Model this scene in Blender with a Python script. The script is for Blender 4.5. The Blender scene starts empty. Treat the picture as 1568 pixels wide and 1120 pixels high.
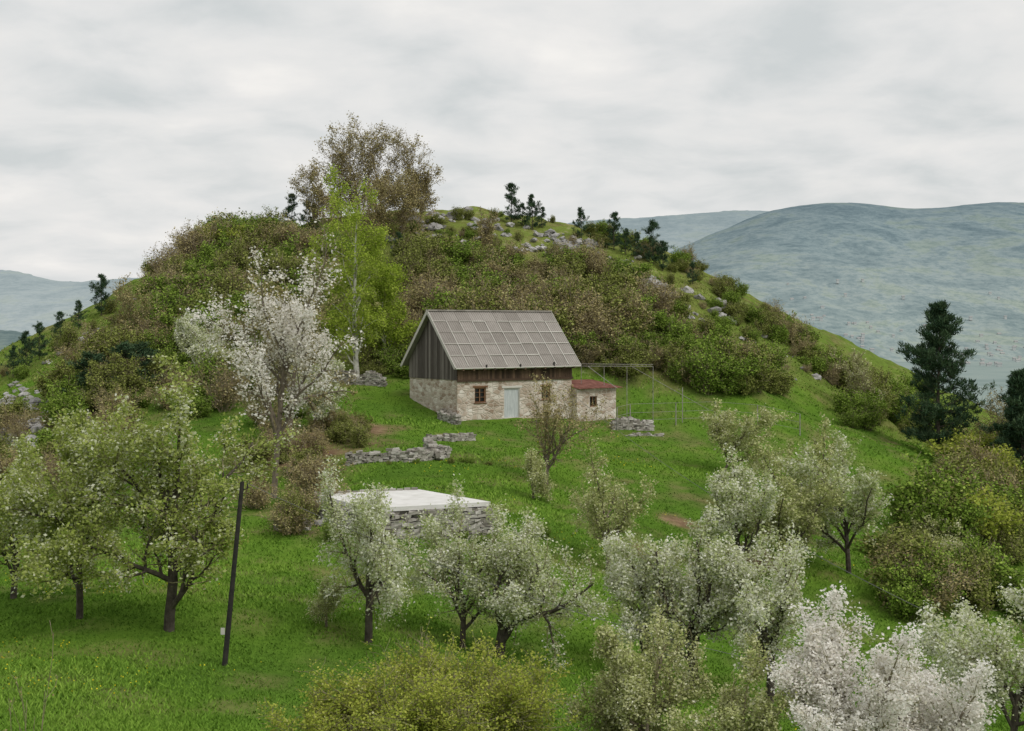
import bpy, math, random, time
import numpy as np
from mathutils import Vector, noise as mnoise
T0=time.time()
rng=np.random.default_rng(11); random.seed(11)
F=2000.0; HZ=500.0
scene=bpy.context.scene
def link(o): scene.collection.objects.link(o); return o
def empty(name,loc=(0,0,0),rz=0):
    e=bpy.data.objects.new(name,None); e.location=loc; e.rotation_euler=(0,0,rz); e.empty_display_size=.5
    return link(e)
# ------------------------------------------------------------------ noise
def _h(ix,iy,s):
    v=np.sin(ix*127.1+iy*311.7+s*74.7)*43758.5453
    return v-np.floor(v)
def vnoise(x,y,s=0):
    ix=np.floor(x);iy=np.floor(y);fx=x-ix;fy=y-iy
    fx=fx*fx*(3-2*fx);fy=fy*fy*(3-2*fy)
    a=_h(ix,iy,s);b=_h(ix+1,iy,s);c=_h(ix,iy+1,s);d=_h(ix+1,iy+1,s)
    return (a*(1-fx)+b*fx)*(1-fy)+(c*(1-fx)+d*fx)*fy-.5
def fbm(x,y,s=0,o=4):
    r=0;a=1.;f=1.
    for i in range(o):
        r=r+a*vnoise(x*f+i*17.3,y*f-i*9.1,s+i); a*=.5; f*=2.03
    return r
def sstep(a,b,x):
    t=np.clip((x-a)/(b-a),0,1); return t*t*(3-2*t)
# ------------------------------------------------------------------ terrain control points: image pixels at assumed depths
S=[(0,1120,30),(400,1120,32),(800,1120,34),(1200,1120,38),(1568,1120,41),
(0,980,41),(122,945,43),(260,958,42),(410,985,42),(565,975,44),(760,1003,46),(1000,1030,48),(1300,1060,50),(1568,1060,56),
(100,870,56),(-200,860,56),(470,815,61),(640,822,60),(800,868,58),(932,872,60),(1180,885,68),(1400,895,75),(1568,915,80),(1750,930,80),
(640,748,70),(440,755,77),(560,702,82),(838,745,78),(1000,745,82),(1200,760,88),(1400,790,95),(1568,800,100),(1300,880,70),
(200,740,75),(0,760,75),(-200,780,75),
(700,647,98),(800,652,99),(622,602,105),(500,595,106),(560,640,96),(930,655,103),(1000,657,104),(1080,635,110),(1150,625,113),(1300,665,114),(1400,700,114),(1568,740,116),(1750,790,116),
(400,610,100),(200,650,92),(0,690,92),(0,640,102),(100,565,112),(200,510,118),(-150,700,100),
(0,572,125),(100,512,130),(190,464,135),(260,410,140),(430,352,148),(560,330,152),(690,320,155),(830,342,155),(960,378,152),(1060,415,150),(1150,475,147),(1220,532,144),(1300,592,140),(1400,655,136),(1568,720,132),(1750,780,130),(-150,640,122),
(700,490,122),(560,505,120),(400,490,122),(900,490,122),(1000,440,137),(1000,550,117),(1100,540,123),(1200,595,124),(850,400,143),(700,400,141),(760,560,112),(850,570,113),(300,480,124)]
C=[((px-784)/F*Y,Y,(HZ-py)/F*Y) for px,py,Y in S]
C+=[(-20,0,-2.2),(0,0,-1.8),(20,0,-2.5),(-40,0,-5),(40,0,-6),(-10,10,-4.8),(0,10,-4.8),(10,10,-5.5),(-10,20,-7.9),(0,20,-7.9),(9,20,-8.9),(18,28,-11.5),(9,28,-10.2),
(-40,30,-11),(60,40,-20),(-60,60,-15),(80,80,-26),(-100,100,-20),(110,110,-32),(-110,150,-28),(-60,165,-6),(-30,175,4),(0,180,6),(20,178,4),(50,170,-6),(90,160,-24),
(-60,205,-25),(0,215,-18),(60,205,-28),(-110,205,-45),(120,205,-45),(-110,30,-20),(120,30,-36),(-110,-20,-10),(120,-20,-20)]
C=np.array(C); K=len(C)
def tps(r2): return np.where(r2>1e-12,.5*r2*np.log(np.maximum(r2,1e-12)),0)
P=C[:,:2]/100
A=np.zeros((K+3,K+3)); r2=((P[:,None]-P[None])**2).sum(-1)
A[:K,:K]=tps(r2)+np.eye(K)*2e-5
A[:K,K]=1;A[:K,K+1:]=P;A[K,:K]=1;A[K+1:,:K]=P.T
W=np.linalg.solve(A,np.concatenate([C[:,2],[0,0,0]]))
def hraw(x,y):
    x=np.atleast_1d(np.asarray(x,float));y=np.atleast_1d(np.asarray(y,float))
    xf=x.ravel();yf=y.ravel();o=np.empty(len(xf))
    for i in range(0,len(xf),20000):
        xc=xf[i:i+20000]/100;yc=yf[i:i+20000]/100
        d=(xc[:,None]-P[:,0])**2+(yc[:,None]-P[:,1])**2
        o[i:i+20000]=tps(d)@W[:K]+W[K]+W[K+1]*xc+W[K+2]*yc
    return o.reshape(x.shape)
def hgt(x,y):
    x=np.atleast_1d(np.asarray(x,float));y=np.atleast_1d(np.asarray(y,float))
    xc=np.clip(x,-110,120);yc=np.clip(y,-20,205)
    z=hraw(xc,yc)
    hill=sstep(108,125,y)
    z=z+fbm(x/7,y/7,3,4)*(.3+.9*hill)+fbm(x/1.7,y/1.7,9,2)*(.08+.45*hill)
    d=np.hypot(x-xc,y-yc); w=sstep(0,260,d)
    val=-78+fbm(x/400,y/400,5,4)*22*sstep(200,900,d)
    return z*(1-w)+val*w
def h1(x,y): return float(hgt(x,y)[0])
YS=np.arange(26,190,.25)
def pixel_to_ground(px,py):
    """ground point where the camera ray through this image pixel meets the terrain"""
    xs=(px-784)/F*YS; zs=(HZ-py)/F*YS
    h=hgt(xs,YS); k=np.nonzero(h>=zs)[0]
    if len(k)==0: return None
    k=k[0]; return Vector((xs[k],YS[k],h[k]))
# ------------------------------------------------------------------ materials
def newmat(name):
    m=bpy.data.materials.new(name); m.use_nodes=True; nt=m.node_tree; nt.nodes.clear()
    out=nt.nodes.new('ShaderNodeOutputMaterial'); return m,nt,out
def N(nt,t,**k):
    n=nt.nodes.new(t)
    for a,b in k.items(): setattr(n,a,b)
    return n
def ramp(nt,stops,inp,interp='LINEAR'):
    r=N(nt,'ShaderNodeValToRGB'); cr=r.color_ramp; cr.interpolation=interp
    while len(cr.elements)<len(stops): cr.elements.new(.5)
    for e,(p,c) in zip(cr.elements,stops): e.position=p; e.color=(*c,1)
    nt.links.new(inp,r.inputs[0]); return r.outputs[0]
def noise_n(nt,scale,detail=4,rough=.55,vec=None,dist=0):
    n=N(nt,'ShaderNodeTexNoise'); n.inputs['Scale'].default_value=scale; n.inputs['Detail'].default_value=detail
    n.inputs['Roughness'].default_value=rough; n.inputs['Distortion'].default_value=dist
    if vec is not None: nt.links.new(vec,n.inputs['Vector'])
    return n.outputs['Fac']
def mix(nt,f,a,b,mode='MIX'):
    m=N(nt,'ShaderNodeMix',data_type='RGBA',blend_type=mode)
    for s,v in ((m.inputs[0],f),(m.inputs[6],a),(m.inputs[7],b)):
        if hasattr(v,'is_linked') or hasattr(v,'links'): nt.links.new(v,s)
        elif isinstance(v,(int,float)): s.default_value=v
        else: s.default_value=(*v,1)
    return m.outputs[2]
def attr(nt,name):
    a=N(nt,'ShaderNodeAttribute'); a.attribute_name=name; return a.outputs['Fac']
def leafmat(name,stops,trans=0.,interp='LINEAR'):
    m,nt,out=newmat(name)
    col=ramp(nt,stops,attr(nt,'tint'),interp)
    d=N(nt,'ShaderNodeBsdfDiffuse');nt.links.new(col,d.inputs[0])
    if trans>0:
        t=N(nt,'ShaderNodeBsdfTranslucent');mx=N(nt,'ShaderNodeMixShader')
        nt.links.new(col,t.inputs[0]);mx.inputs[0].default_value=trans
        nt.links.new(d.outputs[0],mx.inputs[1]);nt.links.new(t.outputs[0],mx.inputs[2]);nt.links.new(mx.outputs[0],out.inputs[0])
    else: nt.links.new(d.outputs[0],out.inputs[0])
    return m
def solid(name,stops,scale=3,detail=5,rough=.85,bump=0,bscale=20,coord='Object',stretch=None,dist=0):
    m,nt,out=newmat(name); tc=N(nt,'ShaderNodeTexCoord'); v=tc.outputs[coord]
    if stretch:
        mp=N(nt,'ShaderNodeMapping'); mp.inputs['Scale'].default_value=stretch; nt.links.new(v,mp.inputs[0]); v=mp.outputs[0]
    f=noise_n(nt,scale,detail,.6,v,dist)
    col=ramp(nt,stops,f)
    b=N(nt,'ShaderNodeBsdfPrincipled'); b.inputs['Roughness'].default_value=rough
    b.inputs['Specular IOR Level'].default_value=.2
    nt.links.new(col,b.inputs['Base Color'])
    if bump:
        bn=N(nt,'ShaderNodeBump'); bn.inputs['Strength'].default_value=bump; bn.inputs['Distance'].default_value=.05
        nt.links.new(noise_n(nt,bscale,4,.6,v),bn.inputs['Height']); nt.links.new(bn.outputs[0],b.inputs['Normal'])
    nt.links.new(b.outputs[0],out.inputs[0]); return m
bark_dark=solid('bark_dark',[(.3,(.04,.032,.026)),(.7,(.13,.11,.09))],4,5,.9,.5,15)
bark_brown=solid('bark_brown',[(.3,(.10,.08,.06)),(.7,(.24,.2,.155))],4)
bark_twig=solid('bark_twig',[(.3,(.19,.15,.10)),(.7,(.36,.30,.21))],4)
bark_fine=solid('bark_fine_twigs',[(.3,(.17,.15,.08)),(.7,(.33,.30,.18))],4)
bark_birch=solid('bark_birch',[(.36,(.09,.08,.07)),(.46,(.6,.58,.53)),(.8,(.75,.73,.68))],3,5,.8,stretch=(1,1,.5))
L_pear=leafmat('leaf_pear',[(0,(.19,.26,.045)),(.4,(.33,.40,.09)),(.64,(.47,.52,.18)),(.76,(.68,.70,.48)),(1,(.86,.86,.76))],.35)
L_white=leafmat('leaf_blossom_white',[(0,(.27,.35,.10)),(.3,(.43,.50,.20)),(.48,(.60,.64,.38)),(.66,(.80,.80,.67)),(1,(.92,.92,.86))],.35)
L_whiter=leafmat('leaf_blossom_dense',[(0,(.40,.38,.22)),(.2,(.68,.64,.53)),(.42,(.86,.83,.78)),(1,(.94,.92,.89))],.35)
L_cream=leafmat('leaf_blossom_cream',[(0,(.22,.27,.07)),(.4,(.38,.42,.15)),(.7,(.58,.59,.31)),(1,(.82,.81,.65))],.25)
L_bare=leafmat('leaf_sparse_brown',[(0,(.18,.14,.07)),(.5,(.31,.26,.115)),(1,(.47,.44,.22))])
L_olive=leafmat('leaf_olive',[(0,(.10,.115,.028)),(.5,(.19,.22,.055)),(1,(.33,.36,.11))])
L_green=leafmat('leaf_green',[(0,(.08,.14,.022)),(.5,(.17,.26,.042)),(1,(.31,.41,.08))])
L_birch=leafmat('leaf_birch',[(0,(.16,.25,.03)),(.5,(.33,.43,.055)),(1,(.5,.59,.12))],.3)
L_yellow=leafmat('leaf_yellowgreen',[(0,(.20,.27,.04)),(.5,(.37,.43,.07)),(.85,(.55,.56,.13)),(1,(.72,.72,.4))],.3)
L_pine=leafmat('needle_pine',[(0,(.02,.045,.028)),(.5,(.045,.084,.045)),(1,(.10,.15,.075))])
# ------------------------------------------------------------------ mesh tools
def mkmesh(name,V,Q,mats,mi=None,tint=None,attrs=None,smooth=False):
    V=np.asarray(V,np.float32);Q=np.asarray(Q,np.int32);n=len(Q);k=Q.shape[1]
    me=bpy.data.meshes.new(name); me.vertices.add(len(V)); me.vertices.foreach_set('co',V.ravel())
    me.loops.add(n*k); me.loops.foreach_set('vertex_index',Q.ravel()); me.polygons.add(n)
    me.polygons.foreach_set('loop_start',np.arange(0,n*k,k,dtype=np.int32))
    try: me.polygons.foreach_set('loop_total',np.full(n,k,np.int32))
    except Exception: pass
    for m in mats: me.materials.append(m)
    if mi is not None: me.polygons.foreach_set('material_index',np.asarray(mi,np.int32))
    me.polygons.foreach_set('use_smooth',np.full(n,smooth))
    if tint is not None:
        a=me.attributes.new('tint','FLOAT','FACE'); a.data.foreach_set('value',np.asarray(tint,np.float32))
    if attrs:
        for nm,v in attrs.items():
            a=me.attributes.new(nm,'FLOAT','POINT'); a.data.foreach_set('value',np.asarray(v,np.float32))
    me.update(calc_edges=True); return me
def prisms(Pa,Qa,R0,R1,n):
    D=Qa-Pa; L=np.linalg.norm(D,axis=1,keepdims=True)+1e-9; D=D/L
    ref=np.where(np.abs(D[:,2:3])>.9,np.array([[1.,0,0]]),np.array([[0,0,1.]]))
    U=np.cross(D,ref);U/=np.linalg.norm(U,axis=1,keepdims=True)+1e-9;Vv=np.cross(D,U)
    a=np.arange(n)/n*2*np.pi
    ring=U[:,None]*np.cos(a)[None,:,None]+Vv[:,None]*np.sin(a)[None,:,None]
    v0=Pa[:,None]+ring*R0[:,None,None]; v1=Qa[:,None]+ring*R1[:,None,None]
    V=np.concatenate([v0,v1],1).reshape(-1,3)
    i=np.arange(n);j=(i+1)%n
    q=np.stack([i,j,j+n,i+n],1)
    Q=(q[None]+(np.arange(len(Pa))*2*n)[:,None,None]).reshape(-1,4)
    return V,Q
def rhombs(Cn,s,asp=.6,flat=0,axis=None):
    n=len(Cn); a=rng.normal(size=(n,3))*np.array([1,1,.6]) if axis is None else axis+rng.normal(size=(n,3))*.35
    a/=np.linalg.norm(a,axis=1,keepdims=True)+1e-9
    if axis is None:
        nrm=rng.normal(size=(n,3))*.75+np.array([0,-.15,.6])
        b=np.cross(a,nrm)
    else: b=np.cross(a,rng.normal(size=(n,3)))
    b/=np.linalg.norm(b,axis=1,keepdims=True)+1e-9
    s=s[:,None]
    V=np.stack([Cn-a*s,Cn+b*s*asp,Cn+a*s,Cn-b*s*asp],1).reshape(-1,3)
    return V,np.arange(n*4).reshape(-1,4)
def grow(spec,seed):
    R=random.Random(seed); segs=[];anch=[];lv_n=spec['levels']
    def branch(p,d,L,r,lv):
        n=spec['nseg'][lv];wig=spec['wig'][lv];tr=spec['trop'][lv];tp=spec['taper'][lv]
        pts=[p];rad=[r];ds=[]
        for i in range(n):
            d=(d+Vector((R.gauss(0,wig),R.gauss(0,wig),R.gauss(0,wig)+tr))).normalized()
            q=p+d*(L/n); r1=r*(1-(i+1)/n*(1-tp)); segs.append((p,q,rad[-1],r1,lv)); rad.append(r1);p=q;pts.append(q);ds.append(d)
        if lv>=lv_n-2:
            m=spec['anch'] if lv==lv_n-1 else 5
            for j in range(m):
                t=(j+R.random())/m*n*.98 if lv==lv_n-1 else (n*(.3+.7*R.random()))*.98
                k=int(t); anch.append((*(pts[k]+(pts[k+1]-pts[k])*(t-k)),*ds[k]))
        if lv<lv_n-1:
            kk=spec['kids'][lv];st=spec['start'][lv];az=R.random()*6.28
            for j in range(kk):
                t=st+(1-st)*(j+R.random()*.9)/kk; tt=t*n*.999;k=int(tt)
                pos=pts[k]+(pts[k+1]-pts[k])*(tt-k); dd=ds[k]
                a=spec['ang'][lv]*R.uniform(.65,1.3); az+=2.4+R.uniform(-.5,.5)
                u=dd.cross(Vector((0,0,1)) if abs(dd.z)<.9 else Vector((1,0,0))).normalized(); w=dd.cross(u)
                nd=(dd*math.cos(a)+(u*math.cos(az)+w*math.sin(az))*math.sin(a)).normalized()
                branch(pos,nd,L*spec['ratio'][lv]*R.uniform(.65,1.2)*(1.15-.5*t if lv>0 else 1),rad[k]*spec.get('rr',.62),lv+1)
    st=spec.get('stems',1)
    for s in range(st):
        if st==1: d=Vector((R.gauss(0,.08),R.gauss(0,.08),1)).normalized();p=Vector((0,0,-.25))
        else:
            a=R.random()*6.28;e=R.random()**.7*spec.get('spread',.7);d=Vector((math.cos(a)*e,math.sin(a)*e,1)).normalized();p=Vector((math.cos(a)*e*.2,math.sin(a)*e*.2,-.1))
        branch(p,d,spec['L0']*R.uniform(.7,1.15),spec['r0'],0)
    return np.array([(*a,*b,c,d,l) for a,b,c,d,l in segs]),np.array(anch)
def tree_mesh(name,spec,seed,h,cr,bark,leaf,nl,size,jit=.12,bias=0.,lift=0,twigr=.006,gap=.25):
    sg,an=grow(spec,seed)
    zt=np.percentile(an[:,2],99.3); c0=an[:,:2].mean(0); rr=np.percentile(np.hypot(an[:,0]-c0[0],an[:,1]-c0[1]),93)
    sz=h/zt; sx=cr/rr
    Sc=np.array([sx,sx,sz])
    Pa=sg[:,:3]*Sc;Qa=sg[:,3:6]*Sc;k=(sz)
    r0=np.maximum(sg[:,6]*k,twigr);r1=np.maximum(sg[:,7]*k,twigr*.7)
    Vs=[];Qs=[];M=[];Tn=[];o=0
    thick=r0>.03
    for mask,n,mid in ((thick,7,0),(~thick,3,2)):
        if mask.any():
            V,Q=prisms(Pa[mask],Qa[mask],r0[mask],r1[mask],n)
            Vs.append(V);Qs.append(Q+o);o+=len(V);M.append(np.full(len(Q),mid));Tn.append(np.zeros(len(Q)))
    A3=an[:,:3]*Sc
    # uneven density: some parts of the crown carry more leaves than others
    den=np.array([mnoise.noise(Vector(p)*(1.6/max(cr,.8))*1.3+Vector((seed*3.1,0,0))) for p in A3])
    keep=rng.random(len(A3))<np.clip(1-gap+den*1.6,.12,1)
    A3=A3[keep];den=den[keep]
    rep=np.repeat(np.arange(len(A3)),nl)
    Cn=A3[rep]+rng.normal(size=(len(rep),3))*jit
    s=size*rng.uniform(.55,1.3,len(rep))
    V,Q=rhombs(Cn,s,.66,0,None)
    base=rng.random(len(A3))
    t=np.clip(.30*base[rep]+.55*rng.random(len(rep))+.25*den[rep]+.10+bias,0,1)
    Vs.append(V);Qs.append(Q+o);M.append(np.ones(len(Q)));Tn.append(t)
    fine=bark_fine if bark in (bark_dark,bark_brown) else bark_twig
    return mkmesh(name,np.concatenate(Vs),np.concatenate(Qs),[bark,leaf,fine],np.concatenate(M),np.concatenate(Tn))
ORCH=dict(levels=4,nseg=[4,6,5,3],wig=[.08,.18,.22,.24],trop=[.05,.06,.08,.04],taper=[.7,.3,.25,.3],kids=[7,10,8],start=[.42,.14,.1],ang=[.85,.8,.85],ratio=[1.5,.45,.45],L0=1.35,r0=.072,anch=5,rr=.6)
PEAR=dict(ORCH);PEAR.update(kids=[9,10,8],L0=2.2,start=[.3,.12,.1],ratio=[.85,.5,.45],trop=[.05,.12,.08,.04])
UPR=dict(levels=4,nseg=[7,5,4,3],wig=[.06,.12,.16,.2],trop=[.06,.18,.14,.08],taper=[.35,.3,.25,.3],kids=[20,8,6],start=[.08,.12,.12],ang=[.6,.55,.6],ratio=[.42,.45,.5],L0=5,r0=.06,anch=4,rr=.5)
TALL=dict(levels=4,nseg=[6,6,5,3],wig=[.05,.14,.2,.2],trop=[.05,.07,.04,.04],taper=[.6,.3,.25,.3],kids=[12,10,8],start=[.4,.15,.1],ang=[.8,.75,.8],ratio=[.7,.42,.45],L0=4,r0=.07,anch=5,rr=.6)
BIR=dict(levels=4,nseg=[9,5,4,3],wig=[.03,.12,.16,.2],trop=[.08,.05,-.05,-.25],taper=[.15,.3,.25,.3],kids=[28,6,5],start=[.1,.2,.15],ang=[.85,.7,.8],ratio=[.28,.45,.55],L0=6,r0=.09,anch=4,rr=.38)
SHR=dict(levels=3,nseg=[5,4,3],wig=[.12,.18,.22],trop=[.10,.10,.05],taper=[.3,.3,.3],kids=[8,5],start=[.15,.15],ang=[.6,.75],ratio=[.5,.5],L0=2,r0=.02,anch=4,stems=13,spread=.8,rr=.6)
def place(name,mesh,x,y,rz=0,s=1,z=None,dz=-.05,parent=None,tilt=0):
    o=bpy.data.objects.new(name,mesh); o.location=(x,y,(h1(x,y) if z is None else z)+dz); o.rotation_euler=(tilt,0,rz)
    o.scale=(s,s,s) if not isinstance(s,tuple) else s
    link(o)
    if parent: o.parent=parent
    return o
def X(px,Y): return (px-784)/F*Y
sd=[100]
def tree(name,px,Y,h,cr,spec=ORCH,bark=bark_dark,leaf=L_white,nl=9,size=.055,jit=.12,bias=0,gap=.2,rz=None,seed=None,twigr=.007):
    sd[0]+=1; s=seed or sd[0]
    me=tree_mesh(name,spec,s,h,cr,bark,leaf,nl,size,jit,bias,gap=gap,twigr=twigr)
    return place(name,me,X(px,Y),Y,0 if rz is None else rz)
# ------------------------------------------------------------------ ground sheet
def axis(lo,hi,step,far_lo,far_hi,g=1.16):
    c=list(np.arange(lo,hi+1e-6,step)); s=step
    a=[];v=hi
    while v<far_hi: s*=g; v+=s; a.append(v)
    b=[];v=lo;s=step
    while v>far_lo: s*=g; v-=s; b.append(v)
    return np.array(b[::-1]+c+a)
gx=axis(-85,85,.75,-15000,15000);gy=axis(5,175,.75,-3000,16000)
GX,GY=np.meshgrid(gx,gy); GZ=hgt(GX,GY)
nx,ny=len(gx),len(gy)
V=np.stack([GX,GY,GZ],-1).reshape(-1,3)
i=np.arange(nx-1);j=np.arange(ny-1);I,J=np.meshgrid(i,j);b=(J*nx+I).ravel()
Q=np.stack([b,b+1,b+1+nx,b+nx],1)
SOIL=[]
for px,py,r in [(480,690,3.5),(440,700,3),(520,665,2.5),(560,655,2),(1160,862,1.8),(1010,850,1.6),(1410,885,1.8),(1040,800,1.2),(700,668,1.2),(60,700,3),(20,750,2.5),(90,640,3),(1490,770,3)]:
    p=pixel_to_ground(px,py)
    if p: SOIL.append((p.x,p.y,r))
def soilf(x,y):
    s=np.zeros(np.shape(x))
    for a,b_,r in SOIL: s=np.maximum(s,1-((x-a)**2/(1.6*r)**2+(y-b_)**2/(r*1.5)**2))
    return np.clip(s+fbm(x/1.5,y/1.5,21,3)*.9,0,1)*(s>-.6)
def roughf(x,y):
    px=784+x/np.maximum(y,1)*F
    edge=112+fbm(x/12,y/12,31,3)*14+10*sstep(1020,1150,px)
    r=sstep(-4,6,y-edge)*(1-.45*sstep(1040,1200,px))*(1-.5*sstep(330,200,px))
    left=sstep(-36,-46,x+0*y)*sstep(80,92,y)*sstep(112,104,y)
    return np.clip(np.maximum(r,left*.8),0,1)
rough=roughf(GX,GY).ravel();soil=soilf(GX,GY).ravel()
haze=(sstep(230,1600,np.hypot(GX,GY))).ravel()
m_ground,nt,out=newmat('ground_grass')
g=N(nt,'ShaderNodeNewGeometry'); pos=g.outputs['Position']
n1=noise_n(nt,.12,5,.6,pos);n2=noise_n(nt,1.6,6,.65,pos);n3=noise_n(nt,.5,5,.6,pos,.6)
g1=ramp(nt,[(.3,(.07,.135,.018)),(.5,(.10,.19,.024)),(.7,(.15,.25,.037))],n2)
g2=ramp(nt,[(.34,(.06,.12,.02)),(.5,(.10,.195,.025)),(.64,(.15,.255,.032))],n1)
grass=mix(nt,.55,g1,g2)
sc=ramp(nt,[(.28,(.075,.085,.026)),(.45,(.15,.175,.045)),(.56,(.18,.24,.05)),(.63,(.29,.27,.14)),(.72,(.42,.40,.35))],mix(nt,.5,n3,n2))
c=mix(nt,attr(nt,'rough'),grass,sc)
so=ramp(nt,[(.3,(.14,.09,.055)),(.6,(.28,.19,.12)),(.8,(.4,.3,.21))],n2)
c=mix(nt,attr(nt,'soil'),c,so)
hz=ramp(nt,[(.3,(.21,.27,.26)),(.5,(.26,.32,.305)),(.7,(.30,.355,.33))],noise_n(nt,.006,6,.6,pos))  # aerial haze painted into the ground colour, stronger with distance
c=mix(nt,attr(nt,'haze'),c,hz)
d=N(nt,'ShaderNodeBsdfDiffuse');nt.links.new(c,d.inputs[0])
bp=N(nt,'ShaderNodeBump');bp.inputs['Strength'].default_value=.6;bp.inputs['Distance'].default_value=.25
nt.links.new(noise_n(nt,3,5,.7,pos),bp.inputs['Height']);nt.links.new(bp.outputs[0],d.inputs['Normal']);nt.links.new(d.outputs[0],out.inputs[0])
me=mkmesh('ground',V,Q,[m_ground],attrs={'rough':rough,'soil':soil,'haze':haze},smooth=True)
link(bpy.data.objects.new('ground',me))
print('terrain',time.time()-T0)
# ------------------------------------------------------------------ mountains
def mountain(name,prof,Yc,Yb,Yf,base,cols,amp,nsc,seed,xr=(-2200,3800),pw=1.25,tex=1.):
    px=np.arange(xr[0],xr[1],4.);pp=np.array(prof,float)
    ps=np.interp(px,pp[:,0],pp[:,1]);ps=np.convolve(np.pad(ps,12,mode='edge'),np.ones(25)/25,'valid')
    fine=vnoise(px/35,px*0+3,seed)*4+vnoise(px/9,px*0+3,seed+1)*2.4+vnoise(px/4.3,px*0+3,seed+2)*1.8
    t=np.concatenate([np.linspace(0,1,90),np.linspace(1.05,1.6,8)])
    PX,TT=np.meshgrid(px,t)
    Yy=np.where(TT<=1,Yf+(Yc-Yf)*TT,Yc+(Yb-Yc)*(TT-1)/.6)
    crest=(HZ-(ps[None]+fine[None]*np.clip(TT,0,1)**14))/F*Yc; shp=np.where(TT<=1,np.sin(np.clip(TT,0,1)*np.pi/2)**pw,1-(TT-1)*1.5)
    Xx=(PX-784)/F*Yy
    gull=fbm(Xx/nsc,Yy/(nsc*2.0),seed+5,5)
    Z=base+(crest-base)*shp+amp*gull*np.clip(1-TT,0,1)**.6*np.clip(TT*5,0,1)-amp*.25*np.clip(1-TT,0,1)
    V=np.stack([Xx,Yy,Z],-1).reshape(-1,3);nx=len(px);ny=len(t)
    I,J=np.meshgrid(np.arange(nx-1),np.arange(ny-1));b=(J*nx+I).ravel();Q=np.stack([b,b+1,b+1+nx,b+nx],1)
    m,nt,out=newmat(name+'_mat');g=N(nt,'ShaderNodeNewGeometry');pos=g.outputs['Position']
    sp=N(nt,'ShaderNodeSeparateXYZ');nt.links.new(pos,sp.inputs[0])
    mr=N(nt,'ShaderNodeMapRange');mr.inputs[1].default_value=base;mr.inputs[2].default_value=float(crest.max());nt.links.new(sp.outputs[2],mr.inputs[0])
    c=ramp(nt,cols,mr.outputs[0])  # paler towards the foot: valley haze painted into the slope colour
    # forest blocks and clearings: noise in x / height so they are not smeared along the slope
    mp=N(nt,'ShaderNodeMapping');mp.inputs['Scale'].default_value=(1,.30,3.2);nt.links.new(pos,mp.inputs[0]);pv=mp.outputs[0]
    f=ramp(nt,[(.38,(.66,.72,.76)),(.47,(.84,.88,.90)),(.53,(1.0,1.0,1.0)),(.585,(1,1,.90))],noise_n(nt,2.6/nsc,9,.72,pv,.6))
    c=mix(nt,tex,c,f,'MULTIPLY')
    f2=ramp(nt,[(.42,(.72,.77,.80)),(.54,(1,1,1))],noise_n(nt,22/nsc,6,.8,pv))
    c=mix(nt,tex*.9,c,f2,'MULTIPLY')
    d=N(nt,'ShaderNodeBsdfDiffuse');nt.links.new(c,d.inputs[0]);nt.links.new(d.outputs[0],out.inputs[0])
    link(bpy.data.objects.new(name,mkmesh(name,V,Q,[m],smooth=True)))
    def zat(x,y):
        tt=(y-Yf)/(Yc-Yf);r=int(round(tt*89));c_=int(round((784+x/y*F-xr[0])/4.));return float(Z[r,c_])
    return zat
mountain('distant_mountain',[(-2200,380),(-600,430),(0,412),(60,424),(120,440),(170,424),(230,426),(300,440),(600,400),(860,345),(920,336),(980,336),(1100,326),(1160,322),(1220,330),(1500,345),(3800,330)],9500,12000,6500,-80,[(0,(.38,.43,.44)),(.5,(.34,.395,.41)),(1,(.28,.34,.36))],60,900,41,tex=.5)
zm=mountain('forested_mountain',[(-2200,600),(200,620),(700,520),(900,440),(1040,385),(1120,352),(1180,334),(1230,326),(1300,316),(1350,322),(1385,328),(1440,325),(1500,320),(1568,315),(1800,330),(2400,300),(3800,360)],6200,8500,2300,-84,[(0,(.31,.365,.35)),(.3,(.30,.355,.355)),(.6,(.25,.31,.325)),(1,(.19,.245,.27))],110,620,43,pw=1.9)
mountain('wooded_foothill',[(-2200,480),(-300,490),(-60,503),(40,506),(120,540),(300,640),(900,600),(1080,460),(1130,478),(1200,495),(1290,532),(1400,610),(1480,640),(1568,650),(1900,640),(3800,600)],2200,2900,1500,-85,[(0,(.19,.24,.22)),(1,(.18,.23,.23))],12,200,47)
# ------------------------------------------------------------------ generic boxes
BOXQ=np.array([[0,3,2,1],[4,5,6,7],[0,1,5,4],[1,2,6,5],[2,3,7,6],[3,0,4,7]])
def boxv(x0,x1,y0,y1,z0,z1): return np.array([[x0,y0,z0],[x1,y0,z0],[x1,y1,z0],[x0,y1,z0],[x0,y0,z1],[x1,y0,z1],[x1,y1,z1],[x0,y1,z1]],float)
class MB:
    def __init__(s): s.V=[];s.Q=[];s.T=[];s.n=0
    def add(s,v,q=BOXQ,t=None):
        s.V.append(v);s.Q.append(q+s.n);s.n+=len(v);s.T+= [random.random() if t is None else t]*len(q)
    def box(s,*a,t=None): s.add(boxv(*a),t=t)
    def obj(s,name,mat,parent=None,smooth=False):
        o=bpy.data.objects.new(name,mkmesh(name,np.concatenate(s.V),np.concatenate(s.Q),[mat],tint=s.T,smooth=smooth)); link(o)
        if parent: o.parent=parent
        return o
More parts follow.
